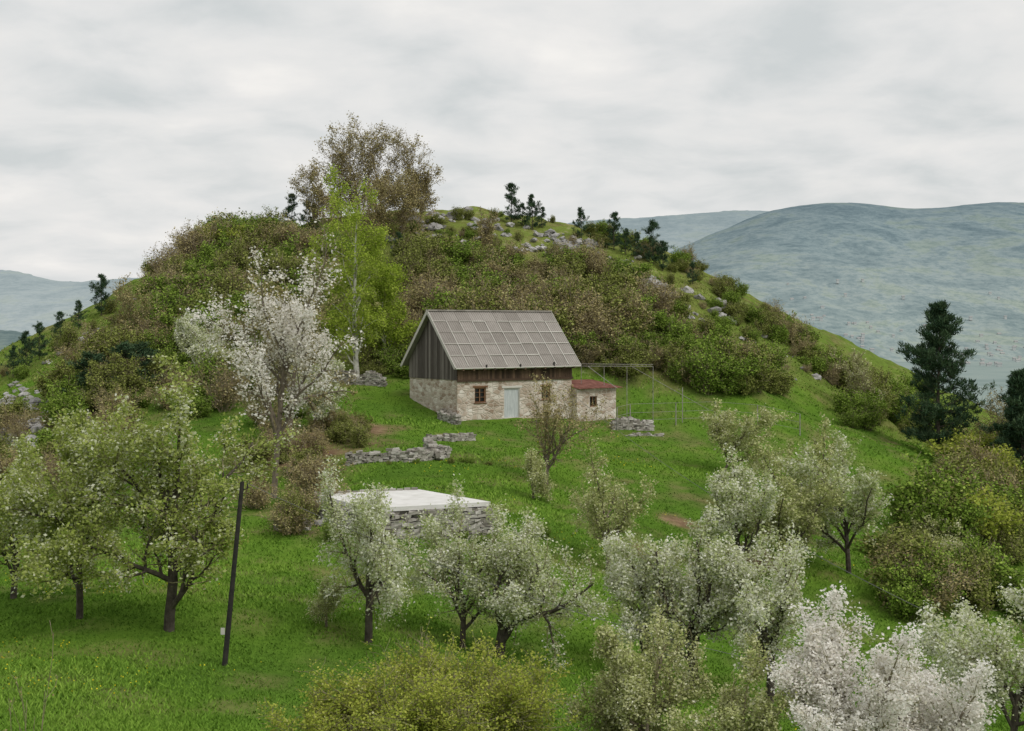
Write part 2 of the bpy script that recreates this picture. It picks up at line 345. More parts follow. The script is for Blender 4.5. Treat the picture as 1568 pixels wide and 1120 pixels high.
def tintmat(name,stops,nscale=4,stretch=None,rough=.9,namt=.5,bump=.3):
    m,nt,out=newmat(name);tc=N(nt,'ShaderNodeTexCoord');v=tc.outputs['Object']
    if stretch:
        mp=N(nt,'ShaderNodeMapping');mp.inputs['Scale'].default_value=stretch;nt.links.new(v,mp.inputs[0]);v=mp.outputs[0]
    nz=noise_n(nt,nscale,6,.65,v)
    ma=N(nt,'ShaderNodeMix',data_type='FLOAT');ma.inputs[0].default_value=namt
    nt.links.new(attr(nt,'tint'),ma.inputs[2]);nt.links.new(nz,ma.inputs[3])
    c=ramp(nt,stops,ma.outputs[0])
    b=N(nt,'ShaderNodeBsdfPrincipled');b.inputs['Roughness'].default_value=rough;b.inputs['Specular IOR Level'].default_value=.15
    nt.links.new(c,b.inputs['Base Color'])
    bn=N(nt,'ShaderNodeBump');bn.inputs['Strength'].default_value=bump;bn.inputs['Distance'].default_value=.03;nt.links.new(nz,bn.inputs['Height']);nt.links.new(bn.outputs[0],b.inputs['Normal'])
    nt.links.new(b.outputs[0],out.inputs[0]);return m
m_plank=tintmat('weathered_planks',[(.2,(.055,.046,.04)),(.5,(.125,.11,.10)),(.8,(.25,.225,.205))],3,(4,4,.4))
m_plankb=tintmat('brown_planks',[(.2,(.035,.026,.019)),(.5,(.085,.055,.038)),(.8,(.16,.105,.07))],3,(4,4,.4))
m_frame=tintmat('window_wood',[(.2,(.12,.06,.03)),(.8,(.25,.14,.08))],3)
m_sheet=tintmat('roof_sheets',[(.15,(.21,.19,.17)),(.5,(.30,.275,.25)),(.85,(.40,.37,.34))],1.6,(1,1,1),.85,.6,.2)
m_batten=tintmat('roof_batten',[(.2,(.46,.44,.40)),(.8,(.64,.62,.57))],3)
m_tile=tintmat('red_tiles',[(.2,(.15,.06,.045)),(.8,(.30,.14,.11))],5)
m_stone=tintmat('dry_stone',[(.15,(.15,.135,.115)),(.45,(.31,.29,.255)),(.8,(.54,.52,.48))],6,None,.95,.5,.8)
m_rock=tintmat('limestone',[(.2,(.16,.155,.145)),(.5,(.34,.33,.32)),(.8,(.56,.55,.53))],2.5,None,.95,.75,.8)
m_conc=solid('pale_concrete',[(.3,(.6,.59,.56)),(.7,(.76,.75,.73))],1.2,6)
m_door=solid('painted_door',[(.3,(.42,.45,.46)),(.7,(.6,.63,.63))],3,5,.6,stretch=(3,3,.5))
m_glass,nt,out=newmat('window_glass');b=N(nt,'ShaderNodeBsdfPrincipled');b.inputs['Base Color'].default_value=(.012,.014,.016,1);b.inputs['Roughness'].default_value=.15;nt.links.new(b.outputs[0],out.inputs[0])
m_dark=solid('dark_metal',[(.3,(.02,.02,.02)),(.7,(.05,.045,.04))],5)
m_wire=solid('grey_wire',[(.3,(.12,.12,.12)),(.7,(.2,.2,.19))],5)
m_post=solid('fence_post_wood',[(.3,(.2,.18,.16)),(.7,(.4,.38,.35))],5)
# rubble masonry
m_mas,nt,out=newmat('rubble_masonry');tc=N(nt,'ShaderNodeTexCoord');v=tc.outputs['Object']
mp=N(nt,'ShaderNodeMapping');mp.inputs['Scale'].default_value=(2.6,2.6,4.2);nt.links.new(v,mp.inputs[0])
nn=N(nt,'ShaderNodeTexNoise');nn.inputs['Scale'].default_value=1.5;nt.links.new(mp.outputs[0],nn.inputs['Vector'])
va=N(nt,'ShaderNodeMix',data_type='RGBA');va.inputs[0].default_value=.12;nt.links.new(mp.outputs[0],va.inputs[6]);nt.links.new(nn.outputs['Color'],va.inputs[7])
vo=N(nt,'ShaderNodeTexVoronoi');vo.inputs['Scale'].default_value=1;nt.links.new(va.outputs[2],vo.inputs['Vector'])
ve=N(nt,'ShaderNodeTexVoronoi',feature='DISTANCE_TO_EDGE');ve.inputs['Scale'].default_value=1;nt.links.new(va.outputs[2],ve.inputs['Vector'])
sx=N(nt,'ShaderNodeSeparateColor');nt.links.new(vo.outputs['Color'],sx.inputs[0])
st=ramp(nt,[(0,(.38,.29,.22)),(.35,(.56,.47,.39)),(.7,(.68,.61,.53)),(1,(.80,.76,.70))],sx.outputs[0])
mo=ramp(nt,[(.0,(.70,.64,.57)),(1,(.56,.50,.43))],noise_n(nt,1.2,5,.6,v))
ef=ramp(nt,[(.03,(0,0,0)),(.12,(1,1,1))],ve.outputs['Distance'])
c=mix(nt,ef,mo,st)
dirt=ramp(nt,[(.35,(.68,.62,.56)),(.6,(1,1,1))],noise_n(nt,.7,6,.65,v))
c=mix(nt,1.0,c,dirt,'MULTIPLY')
b=N(nt,'ShaderNodeBsdfPrincipled');b.inputs['Roughness'].default_value=.95;nt.links.new(c,b.inputs['Base Color'])
bn=N(nt,'ShaderNodeBump');bn.inputs['Strength'].default_value=.6;bn.inputs['Distance'].default_value=.06;nt.links.new(ef,bn.inputs['Height']);nt.links.new(bn.outputs[0],b.inputs['Normal']);nt.links.new(b.outputs[0],out.inputs[0])
# ------------------------------------------------------------------ barn
barn=empty('stone_barn',(-4.1,98,0),math.radians(35))
LB,WB=10.8,7.0;ZB=-8.3;ZS=-4.05
def wall_x(mb,x0,x1,y0,y1,z0,z1,ops):
    xs=sorted({x0,x1,*[o[0] for o in ops],*[o[1] for o in ops]})
    for a,b_ in zip(xs[:-1],xs[1:]):
        cut=[(o[2],o[3]) for o in ops if o[0]<=a+1e-6 and o[1]>=b_-1e-6]
        z=z0
        for c0,c1 in sorted(cut):
            if c0>z: mb.box(a,b_,y0,y1,z,c0)
            z=c1
        if z<z1: mb.box(a,b_,y0,y1,z,z1)
ops=[(1.55,2.6,-5.8,-4.65),(4.25,5.75,-7.05,-4.75),(7.85,8.7,-5.75,-4.7)]
w=MB();wall_x(w,0,LB,0,.6,ZB,ZS,ops)
w.box(0,LB,WB-.6,WB,ZB,ZS);w.box(0,.6,.6,WB-.6,ZB,ZS);w.box(LB-.6,LB,.6,WB-.6,ZB,ZS)
w.obj('stone_walls',m_mas,barn)
fr=MB();gl=MB()
for k in (0,2):
    a,b_,c0,c1=ops[k]
    for bx in ((a,a+.1,.08,.18,c0,c1),(b_-.1,b_,.08,.18,c0,c1),(a+.1,b_-.1,.08,.18,c0,c0+.1),(a+.1,b_-.1,.08,.18,c1-.1,c1),((a+b_)/2-.04,(a+b_)/2+.04,.1,.17,c0+.1,c1-.1)): fr.box(*bx)
    for f_ in (.36,.68): fr.box(a+.1,(a+b_)/2-.04,.11,.16,c0+(c1-c0)*f_-.02,c0+(c1-c0)*f_+.02);fr.box((a+b_)/2+.04,b_-.1,.11,.16,c0+(c1-c0)*f_-.02,c0+(c1-c0)*f_+.02)
    fr.box(a-.15,b_+.15,-.03,.07,c1+.003,c1+.14); fr.box(a-.08,b_+.08,-.06,.07,c0-.07,c0-.003)
    gl.box(a+.05,b_-.05,.2,.22,c0,c1)
fr.obj('window_frames',m_frame,barn);gl.obj('window_panes',m_glass,barn)
a,b_,c0,c1=ops[1];dr=MB()
for k in range(8): dr.box(a+.08+k*.167,a+.08+k*.167+.16,.12,.17,c0,c1-.1)
dr.obj('door',m_door,barn)
df=MB();df.box(a,a+.075,.05,.2,c0,c1);df.box(b_-.075,b_,.05,.2,c0,c1);df.box(a+.075,b_-.075,.05,.2,c1-.09,c1);df.box(a-.2,b_+.2,-.03,.045,c1+.003,c1+.16);df.obj('door_frame',m_batten,barn)
al=math.atan2(4.3,4.0);ca,sa=math.cos(al),math.sin(al);SL=math.hypot(4,4.3)
def rz_(y): return 1.2-abs(y-3.5)*4.3/4.0-.12
pg=MB()
y=0.
while y<WB-.01:
    y1=min(y+random.uniform(.18,.28),WB); o=random.uniform(0,.02)
    ym=[y+.006,y1-.006]
    if y<3.5<y1: y1=3.5;ym=[y+.006,3.5]
    zt=[rz_(q) for q in ym]
    for xx in (-.06-o,LB+.02+o):
        v=np.array([[xx,ym[0],ZS+.0],[xx+.04,ym[0],ZS],[xx+.04,ym[1],ZS],[xx,ym[1],ZS],[xx,ym[0],zt[0]],[xx+.04,ym[0],zt[0]],[xx+.04,ym[1],zt[1]],[xx,ym[1],zt[1]]])
        pg.add(v)
    y=y1
pg.obj('gable_planks',m_plank,barn)
pf=MB();x=0.
while x<LB-.05:
    x1=min(x+random.uniform(.18,.26),LB);pf.box(x+.005,x1-.005,-.05-random.uniform(0,.02),-.01,ZS+.002,-2.75);pf.box(x+.005,x1-.005,WB+.01,WB+.05,ZS+.002,-2.75);x=x1
pf.obj('eave_planks',m_plankb,barn)
bm_=MB();bm_.box(-.1,LB+.1,-.12,-.055,ZS-.14,ZS+.03)
for k in range(12): 
    q=.1+k*(LB-.35)/11
    bm_.box(q,q+.13,-.62,-.07,-3.33,-3.17)
bm_.obj('wall_plate_and_rafters',m_plankb,barn)
RB=MB();RT=MB()
def rp(u,v,n,side=1):
    y=-.5+v*ca-n*sa; 
    if side<0: y=7.0-y
    return (u,y,-3.1+v*sa+n*ca)
def rbox(mb,u0,u1,v0,v1,n0,n1,side=1,t=None,dn=0):
    v=np.array([rp(u0,v0,n0+dn,side),rp(u1,v0,n0+dn,side),rp(u1,v1,n0,side),rp(u0,v1,n0,side),rp(u0,v0,n1+dn,side),rp(u1,v0,n1+dn,side),rp(u1,v1,n1,side),rp(u0,v1,n1,side)])
    mb.add(v,BOXQ if side>0 else BOXQ[:,::-1],t=t)
ncol=10;cw=11.8/ncol;rows=[(0,1.2),(1.2,2.4),(2.4,3.6),(3.6,4.75),(4.75,SL-.04)]
for side in (1,-1):
    for c_ in range(ncol):
        for r_,(v0,v1) in enumerate(rows):
            tt=.1+.8*random.random();u0=-.5+c_*cw+.008;j=random.uniform(-.012,.012)
            nr=6
            for q in range(nr):
                ua=u0+q*(cw-.016)/nr;ub=ua+(cw-.016)/nr*.55;uc=u0+(q+1)*(cw-.016)/nr
                rbox(RB,ua,ub,v0-.06,v1,-.01,.035,side,t=tt,dn=.03+j);rbox(RB,ub,uc,v0-.06,v1,-.01,.012,side,t=tt*.9,dn=.03+j)
RB.obj('roof_sheets',m_sheet,barn)
for c_ in range(1,ncol): rbox(RT,-.5+c_*cw-.025,-.5+c_*cw+.025,.1,4.7,.055,.09)
for v_ in (1.15,2.35,3.55,4.7): 
    for c_ in range(ncol):
        if random.random()<.8: rbox(RT,-.5+c_*cw+.04,-.5+(c_+1)*cw-.04,v_-.025+random.uniform(-.02,.02),v_+.025,.06,.095)
RT.obj('roof_battens',m_batten,barn)
FA=MB()
for side in (1,-1):
    for u in (-.56,11.3): rbox(FA,u,u+.05,-.05,SL+.02,-.16,.075,side)
rbox(FA,-.5,11.3,-.13,-.065,-.06,.05,1)
FA.obj('fascia_boards',m_batten,barn)
RD=MB()
for c_ in range(14): RD.box(-.55+c_*.85,-.55+c_*.85+.84,3.32,3.68,1.2-.02,1.285+random.uniform(0,.01))
RD.obj('ridge_caps',m_sheet,barn)
fl=MB();fl.box(5.35,5.45,-.62,-.56,-3.12,-2.9);fl.box(2.2,2.3,-.62,-.56,-3.12,-2.9);fl.box(8.6,8.7,-.6,-.5,-3.1,-2.8);fl.obj('snow_guards',m_dark,barn)
# annex
aw=MB();ax0,ax1,ay0,ay1=LB+.003,LB+4.0,-.7,3.0
wall_x(aw,ax0,ax1,ay0,ay0+.45,ZB-.8,-4.95,[(12.1,12.85,-6.45,-5.6)])
aw.box(ax1-.45,ax1,ay0+.45,ay1,ZB-.8,-4.95);aw.box(ax0,ax0+.4,ay0+.45,0,ZB-.8,-4.95)
aw.obj('annex_walls',m_mas,barn)
ag=MB();ag.box(12.1,12.85,ay0+.2,ay0+.23,-6.45,-5.6);ag.obj('annex_window_pane',m_glass,barn)
af=MB();af.box(12.1,12.18,ay0+.08,ay0+.19,-6.45,-5.6);af.box(12.77,12.85,ay0+.08,ay0+.19,-6.45,-5.6);af.box(12.18,12.77,ay0+.08,ay0+.19,-6.45,-6.37);af.box(12.18,12.77,ay0+.08,ay0+.19,-5.68,-5.6);af.box(12.44,12.5,ay0+.09,ay0+.18,-6.37,-5.68);af.obj('annex_window_frame',m_frame,barn)
at=MB()
for r_ in range(9):
    for q in range(19):
        u0=ax0-.05+q*.235;v0=ay0-.35+r_*.45;z0=-4.97+r_*.055
        v=boxv(u0,u0+.22,v0,v0+.5,z0,z0+.05);v[[2,3,6,7],2]+=.05;v[:,2]+=random.uniform(0,.012)
        at.add(v)
at.obj('annex_tile_roof',m_tile,barn)
# ------------------------------------------------------------------ dry stone walls
jr=np.random.default_rng(77)
def stone_line(mb,pts,h,th=.55,bh=.15,zs=None,ragged=True):
    for (a,b_) in zip(pts[:-1],pts[1:]):
        a=Vector(a);b_=Vector(b_);d=(b_-a);L=math.hypot(d.x,d.y);ux,uy=d.x/L,d.y/L
        top=int(h/bh)
        for r_ in range(-2,top+1):
            s=-random.random()*.2
            while s<L:
                w_=random.uniform(.12,.42)
                lim=top*(1-(.55*abs(mnoise.noise(Vector((a.x+s*.6,a.y,7))))*2 if ragged else 0))
                for side in (-1,1):
                    if r_>lim or (r_>=top-1 and random.random()<.35): continue
                    px_=a.x+ux*(s+w_/2)-uy*side*th*.25;py_=a.y+uy*(s+w_/2)+ux*side*th*.25
                    gz=(h1(px_,py_) if zs is None else zs)
                    v=boxv(-w_/2,w_/2,-th*.27,th*.27,0,bh*random.uniform(.7,1.2))
                    v+=jr.uniform(-.045,.045,v.shape)
                    v[:,2]+=r_*bh+gz
                    x_=v[:,0]*ux-v[:,1]*uy+px_;y_=v[:,0]*uy+v[:,1]*ux+py_
                    mb.add(np.stack([x_,y_,v[:,2]],1))
                s+=w_*.97
for pl,hh in (([(533,713),(575,708),(630,707),(684,701)],.75),([(655,674),(690,676),(722,674)],.45),([(676,643),(700,651)],.85),([(492,578),(540,588),(588,592)],1.1),([(938,658),(996,659)],1.0),([(962,669),(1012,668)],.25),([(425,812),(470,812)],.5),([(655,692),(672,706)],.9)):
    pts=[pixel_to_ground(*p) for p in pl]
    mb=MB();stone_line(mb,pts,hh);mb.obj('dry_stone_wall',m_stone)
# terrace slab on stone walls
ter=empty('concrete_terrace')
cr_=[(-9.7,64.2),(-4.7,65.9),(-1.0,61.2),(-6.5,59.0)]
zt=-8.42
mb=MB()
for a,b_ in ((0,3),(3,2),(2,1),(1,0)):
    A_=Vector((*cr_[a],0));B_=Vector((*cr_[b_],0));cx=Vector((-5.5,62.5,0));A_=A_+(cx-A_)*.03;B_=B_+(cx-B_)*.03
    stone_line(mb,[A_,B_],1.96,.6,zs=zt-2.13,ragged=False)
o=mb.obj('terrace_walls',m_stone,ter)
mb=MB();cx=np.array([-5.5,62.5]);core=[np.array(c_)+(cx-np.array(c_))*.085 for c_ in cr_]
mb.add(np.array([[*c_,zt-2.3] for c_ in core]+[[*c_,zt-.02] for c_ in core]),BOXQ[:,::-1]);mb.obj('terrace_core',m_stone,ter)
sv_=np.array([[*c_,zt-.0] for c_ in cr_]+[[*c_,zt+.2] for c_ in cr_]);mb=MB();mb.add(sv_,BOXQ[:,::-1]);
mb.obj('terrace_slab',m_conc,ter)
mb=MB()
A_=np.array(cr_[0]);B_=np.array(cr_[1])
for k in range(14):
    t=k/14;p=A_+(B_-A_)*t;mb.box(p[0],p[0]+.3,p[1]-.12,p[1]+.12,zt+.203,zt+.203+random.uniform(.04,.1))
mb.obj('terrace_edge_stones',m_stone,ter)
# ------------------------------------------------------------------ rocks
import bmesh
tmpl=[]
for k in range(4):
    bm=bmesh.new();bmesh.ops.create_icosphere(bm,subdivisions=2,radius=1)
    for v in bm.verts:
        n=mnoise.noise(v.co*1.1+Vector((k*7,0,0)))*.7+mnoise.noise(v.co*2.7+Vector((k*7,3,0)))*.35
        v.co=v.co*(1+n); v.co.z*=.75
        v.co.x=round(v.co.x*2.2)/2.2*.5+v.co.x*.5;v.co.z=round(v.co.z*2.2)/2.2*.5+v.co.z*.5
    tmpl.append((np.array([v.co[:] for v in bm.verts]),np.array([[v.index for v in f.verts] for f in bm.faces])));bm.free()
rocks=empty('limestone_outcrops')
def rock_cluster(px,py,n,spx,spy,size):
    Vs=[];Qs=[];Tn=[];o=0
    for k in range(n):
        p=pixel_to_ground(px+random.gauss(0,spx),py+random.gauss(0,spy))
        if p is None: continue
        v,q=tmpl[k%4];s=size*random.uniform(.3,1.25);a=random.random()*6.28
        v=v*s*np.array([1.2,1,.9]);x_=v[:,0]*math.cos(a)-v[:,1]*math.sin(a);y_=v[:,0]*math.sin(a)+v[:,1]*math.cos(a)
        Vs.append(np.stack([x_+p.x,y_+p.y,v[:,2]+p.z+s*.1],1));Qs.append(q+o);o+=len(v);Tn+=[random.random()]*len(q)
    if Vs:
        ob=link(bpy.data.objects.new('rocks',mkmesh('rocks',np.concatenate(Vs),np.concatenate(Qs),[m_rock],tint=Tn)));ob.parent=rocks
for a in [(690,332,26,14,6,.6),(660,350,18,14,8,.6),(880,378,28,18,6,.6),(1000,448,44,20,9,.65),(985,430,12,8,5,.8),(1025,458,12,8,5,.65),(850,365,16,20,6,.5),(745,345,14,20,6,.5),(35,640,46,30,18,.5),(90,615,20,20,12,.45),(25,700,24,24,16,.45),(110,535,14,25,12,.4),(1105,480,16,20,10,.55),(1145,540,14,20,10,.5),(1255,565,10,20,10,.45),(935,405,20,30,12,.45),(1415,885,8,10,6,.3),(60,660,24,40,20,.45),(720,375,34,60,14,.5),(1060,500,30,50,20,.45),(500,800,6,20,8,.3),(1180,510,14,14,8,.5),(240,480,12,20,10,.4),(160,700,8,20,14,.4),(820,390,26,70,14,.45),(1120,560,12,50,14,.3),(150,520,12,30,10,.35),(40,600,14,30,12,.35)]: rock_cluster(*a)
print('built structures',time.time()-T0)
# ------------------------------------------------------------------ trees (individually placed)
tree('pear_tree',122,43,6.7,2.8,spec=PEAR,leaf=L_pear,nl=9,size=.06,bias=.0,gap=.14)
tree('pear_tree',258,42,8.3,2.9,spec=PEAR,leaf=L_pear,nl=9,size=.06,bias=-.03,gap=.14)
tree('pear_tree',20,47,5.6,2.4,leaf=L_pear,nl=8,size=.06)
tree('plum_tree',562,44,5.8,1.9,leaf=L_white,nl=8,size=.05,gap=.2,bias=-.02)
tree('plum_tree',706,46,5.3,1.95,leaf=L_white,nl=8,size=.05,bias=-.06,gap=.15)
tree('plum_tree',762,46,4.9,2.1,leaf=L_white,nl=8,size=.05,bias=-.06,gap=.15)
tree('apple_tree',932,60,5.7,2.0,leaf=L_cream,nl=4,size=.06,bias=-.05,gap=.35,bark=bark_brown)
tree('bare_fruit_tree',836,78,6.2,2.7,leaf=L_bare,nl=3,size=.06,bark=bark_brown,gap=.35)
tree('apple_tree',1130,66,6.2,2.4,leaf=L_white,nl=7,size=.07,bias=-.04)
tree('apple_tree',1200,67,6.4,3.0,leaf=L_cream,nl=7,size=.075,bias=-.05)
tree('plum_tree',1300,70,7.0,2.8,leaf=L_white,nl=7,size=.075,bias=-.14)
tree('plum_tree',1265,80,6.8,2.8,leaf=L_cream,nl=6,size=.075,bias=-.05)
tree('plum_tree',1105,92,4.8,2.6,leaf=L_cream,nl=5,size=.08,bark=bark_brown)
tree('plum_tree',985,47,5.0,1.8,leaf=L_white,nl=8,size=.055,bias=.0)
tree('plum_tree',1060,46,5.9,2.2,leaf=L_white,nl=8,size=.055,bias=-.02)
tree('plum_tree',1175,45,5.8,2.4,leaf=L_white,nl=8,size=.055,bias=.02)
tree('cherry_tree',1300,27,3.9,1.75,leaf=L_whiter,nl=12,size=.038,jit=.10,gap=.06,bark=bark_brown)
tree('cherry_tree',1400,28,3.0,1.5,leaf=L_whiter,nl=10,size=.038,jit=.10,gap=.1,bark=bark_brown)
tree('plum_tree',1560,36,4.8,2.1,leaf=L_white,nl=9,size=.05,bias=.02)
tree('plum_tree',1490,44,3.6,1.6,leaf=L_white,nl=8,size=.05,bias=.0)
tree('cherry_tree',1130,28,2.8,1.2,leaf=L_cream,nl=6,size=.036,jit=.08,bark=bark_brown)
tree('cherry_tree',990,31,3.0,1.5,leaf=L_cream,nl=7,size=.04,jit=.08,bark=bark_brown)
tree('wild_cherry_tree',418,73,14.8,4.1,spec=TALL,leaf=L_whiter,nl=4,size=.09,gap=.42,jit=.2,bark=bark_brown,bias=-.08,rz=.5)
tree('wild_cherry_tree',440,86,12,3.4,spec=TALL,leaf=L_bare,nl=2,size=.07,gap=.3,bark=bark_brown)
tree('plum_tree',482,90,4.8,1.8,leaf=L_white,nl=6,size=.08,bark=bark_brown)
tree('plum_tree',322,104,4.8,1.6,leaf=L_white,nl=5,size=.08,bark=bark_brown)
tree('plum_tree',285,108,4.4,1.4,leaf=L_white,nl=5,size=.08,bark=bark_brown)
tree('plum_tree',360,98,4.2,1.6,leaf=L_cream,nl=5,size=.08,bark=bark_brown)
tree('birch_tree',548,108,16.6,2.8,spec=BIR,leaf=L_birch,nl=6,size=.095,bark=bark_birch,jit=.22,gap=.25)
tree('birch_tree',592,112,9.5,2.6,spec=BIR,leaf=L_birch,nl=6,size=.10,bark=bark_birch,jit=.22,gap=.25,bias=-.1)
for px,Y,h,c_ in ((525,146,9.5,2.5),(553,145,11.6,2.5),(588,146,11.5,2.6),(620,147,10.2,2.4),(500,142,7.5,2.2),(645,148,6.5,2),(570,140,8,2.6),(610,142,7,2.6)):
    tree('maple_thicket',px,Y,h,c_,spec=UPR,leaf=L_bare,nl=2,size=.09,bark=bark_twig,jit=.22,gap=.2,twigr=.016)
tree('sapling',815,73,2.6,.7,leaf=L_cream,nl=3,size=.05,bark=bark_brown)
tree('sapling',500,45,1.7,.5,leaf=L_cream,nl=3,size=.03,bark=bark_brown)
tree('bare_sapling',738,140,6,1.2,spec=UPR,leaf=L_bare,nl=1,size=.08,bark=bark_twig,twigr=.016)
tree('bare_tree',1332,128,7,1.8,spec=UPR,leaf=L_cream,nl=1,size=.08,bark=bark_twig,twigr=.016)
tree('bare_tree',1520,118,8,2.4,spec=UPR,leaf=L_bare,nl=1,size=.08,bark=bark_brown,twigr=.016)
tree('bare_tree',205,112,6.5,1.6,spec=UPR,leaf=L_bare,nl=1,size=.08,bark=bark_brown,twigr=.014)
tree('bare_tree',1590,108,7,2.4,spec=UPR,leaf=L_bare,nl=1,size=.08,bark=bark_brown,twigr=.016)
tree('bare_tree',150,96,4.5,1.8,spec=UPR,leaf=L_olive,nl=2,size=.08,bark=bark_brown,twigr=.014)
NEAR=dict(SHR);NEAR.update(stems=3,kids=[3,2],spread=.5,L0=2,r0=.009)
place('bare_sapling',tree_mesh('near_sapling',NEAR,9,3.0,.45,bark_twig,L_bare,1,.014,.02,twigr=.004),-5.25,14.0)
print('trees',time.time()-T0)
YSH=dict(SHR);YSH.update(stems=18,kids=[9,7],spread=.7)
for px,Y,h,c_,lf in ((600,30,2.0,1.4,L_yellow),(700,31,2.6,1.5,L_yellow),(780,30.5,2.2,1.3,L_yellow),(510,30,1.5,1.1,L_yellow),(655,29,1.9,1.2,L_yellow),(970,32,2.0,1.0,L_cream)):
    sd[0]+=1
    place('yellow_green_bush',tree_mesh('yellow_green_bush',YSH,sd[0],h,c_,bark_brown,lf,4,.036,.07,gap=.25,bias=-.04),X(px,Y),Y)
# pines
def pine_mesh(h,cr,seed,dens=1.,tuft=.22,nl=16,gap=.045,nbr=(3,5)):
    R=random.Random(seed);segs=[];an=[]
    z=h*.1;lx=.04*h*R.uniform(-.5,.5);segs.append((0,0,-.3,0,0,h*.5,.014*h,.010*h));segs.append((0,0,h*.5,lx,0,h,.010*h,.002*h))
    while z<h*.985:
        t=z/h;prof=(min(1,(t+.05)/.3))*(1-t)**.7*1.15+.07
        cx_=lx*max(0,(t-.5)*2)
        nb=R.randint(*nbr);lay=R.uniform(.65,1.2)
        for k in range(nb):
            if R.random()<.12: continue
            a=R.random()*6.28;L=cr*prof*R.uniform(.5,1.2)*lay
            up=.1+.6*t
            p=Vector((cx_,0,z));d=Vector((math.cos(a),math.sin(a),up*R.uniform(.3,1.3))).normalized()
            n=5
            for i_ in range(n):
                d=(d+Vector((R.gauss(0,.08),R.gauss(0,.08),.07))).normalized();q=p+d*(L/n)
                segs.append((*p,*q,.018*(1-i_/n)*h/9+.008,.018*(1-(i_+1)/n)*h/9+.006))
                if i_>=1:
                    for s_ in range(max(1,int(2*dens))):
                        off=Vector((R.gauss(0,.15),R.gauss(0,.15),R.gauss(.05,.05)))*L
                        q2=q+off
                        segs.append((*q,*q2,.008,.006));an.append((*q2,*(d)));
                p=q
            an.append((*p,*d))
        z+=h*R.uniform(gap*.8,gap*1.3)
    an.append((lx,0,h,0,0,1))
    sg=np.array(segs);an=np.array(an)
    V1,Q1=prisms(sg[:,:3],sg[:,3:6],sg[:,6],sg[:,7],5)
    rep=np.repeat(np.arange(len(an)),nl)
    dirs=an[rep,3:6]*.6+rng.normal(size=(len(rep),3))*.6+np.array([0,0,.55]);dirs/=np.linalg.norm(dirs,axis=1,keepdims=True)
    Cn=an[rep,:3]+dirs*tuft*.5+rng.normal(size=(len(rep),3))*tuft*.28
    V2,Q2=rhombs(Cn,tuft*rng.uniform(.35,.75,len(rep)),.16,0,dirs)
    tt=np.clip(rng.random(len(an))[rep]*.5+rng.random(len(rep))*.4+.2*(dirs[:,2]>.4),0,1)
    return mkmesh('pine',np.concatenate([V1,V2]),np.concatenate([Q1,Q2+len(V1)]),[bark_dark,L_pine],np.concatenate([np.zeros(len(Q1)),np.ones(len(Q2))]),np.concatenate([np.zeros(len(Q1)),tt]))
place('pine_tree',pine_mesh(13.8,4.3,6,1.5,.42,20,.042,(4,6)),X(1437,118),118)
place('pine_tree',pine_mesh(10,2.8,8,1.5,.42,20,.044,(4,6)),X(1566,112),112)
sm=[pine_mesh(4.2,1.35,20+k,.8,.25,14,.065) for k in range(4)]
k=0
for px,py,s in ((783,338,.95),(800,341,.55),(815,347,.85),(890,362,.75),(940,378,.85),(1000,400,1.0),(1015,410,.7),(958,385,.6),(447,345,.8),(470,348,.7),(155,478,.85),(120,500,.6),(92,520,.6),(60,545,.7),(40,560,.7),(20,575,.6),(480,350,.6),(1060,430,.5),(610,400,.7),(975,390,.6),(830,345,.5)):
    p=pixel_to_ground(px,py+6)
    if p is None: p=pixel_to_ground(px,py+16)
    if p is None: continue
    place('pine_tree',sm[k%4],p.x,p.y,random.random()*6,s*1.15);k+=1
# ------------------------------------------------------------------ shrub mass
def shm(seed,leaf,bark,nl,size,h=2.6,cr=1.6,gap=.2,jit=.14,bias=0): return tree_mesh('shrub',SHR,seed,h,cr,bark,leaf,nl,size,jit,bias,gap=gap,twigr=.012)
SB=[shm(301,L_bare,bark_twig,2,.06),shm(302,L_bare,bark_twig,2,.06,3.0,1.5),shm(311,L_bare,bark_twig,1,.07,3.0,1.4)]
SO=[shm(303,L_olive,bark_twig,4,.085),shm(304,L_olive,bark_brown,4,.085,2.4,1.7),shm(312,L_olive,bark_twig,3,.08,3.2,1.4)]
SG=[shm(305,L_green,bark_brown,5,.085),shm(306,L_green,bark_brown,5,.085,2.2,1.6),shm(313,L_green,bark_twig,3,.085,3.0,1.3)]
SW=[shm(307,L_cream,bark_brown,4,.08,gap=.4)]
SY=[shm(308,L_yellow,bark_brown,4,.08,bias=-.1)]
mass=empty('hillside_shrubs')
def shrub_at(x,y,z,kinds,s):
    kd=random.choices([k_[0] for k_ in kinds],[k_[1] for k_ in kinds])[0]
    o=bpy.data.objects.new('shrub',random.choice(kd));o.location=(x,y,z-.15);o.rotation_euler=(0,0,random.random()*6.28)
    o.scale=(s*random.uniform(.85,1.2),s*random.uniform(.85,1.2),s*random.uniform(.8,1.15));o.parent=mass;link(o)
def region(x0,x1,y0,y1,n,kinds,s0,s1,flt=None):
    for _ in range(n):
        px=random.uniform(x0,x1);py=random.uniform(y0,y1)
        if flt and not flt(px,py): continue
        p=pixel_to_ground(px,py)
        if p is None: continue
        if -10<p.x<9 and 96<p.y<108.5: continue
        shrub_at(p.x,p.y,p.z,kinds,random.uniform(s0,s1))
region(620,1010,405,530,150,[(SB,4),(SO,3),(SG,2.4)],.7,1.35,lambda a,b_:b_>400+.35*max(0,a-850))
region(640,960,500,556,45,[(SB,6),(SO,2),(SG,1)],1.1,1.6)
region(240,520,385,540,150,[(SO,3),(SG,3.5),(SB,3.5)],.7,1.4,lambda a,b_: b_>(560-a*.55))
region(300,430,350,400,45,[(SG,3),(SY,1.5),(SO,1)],.6,1.2)
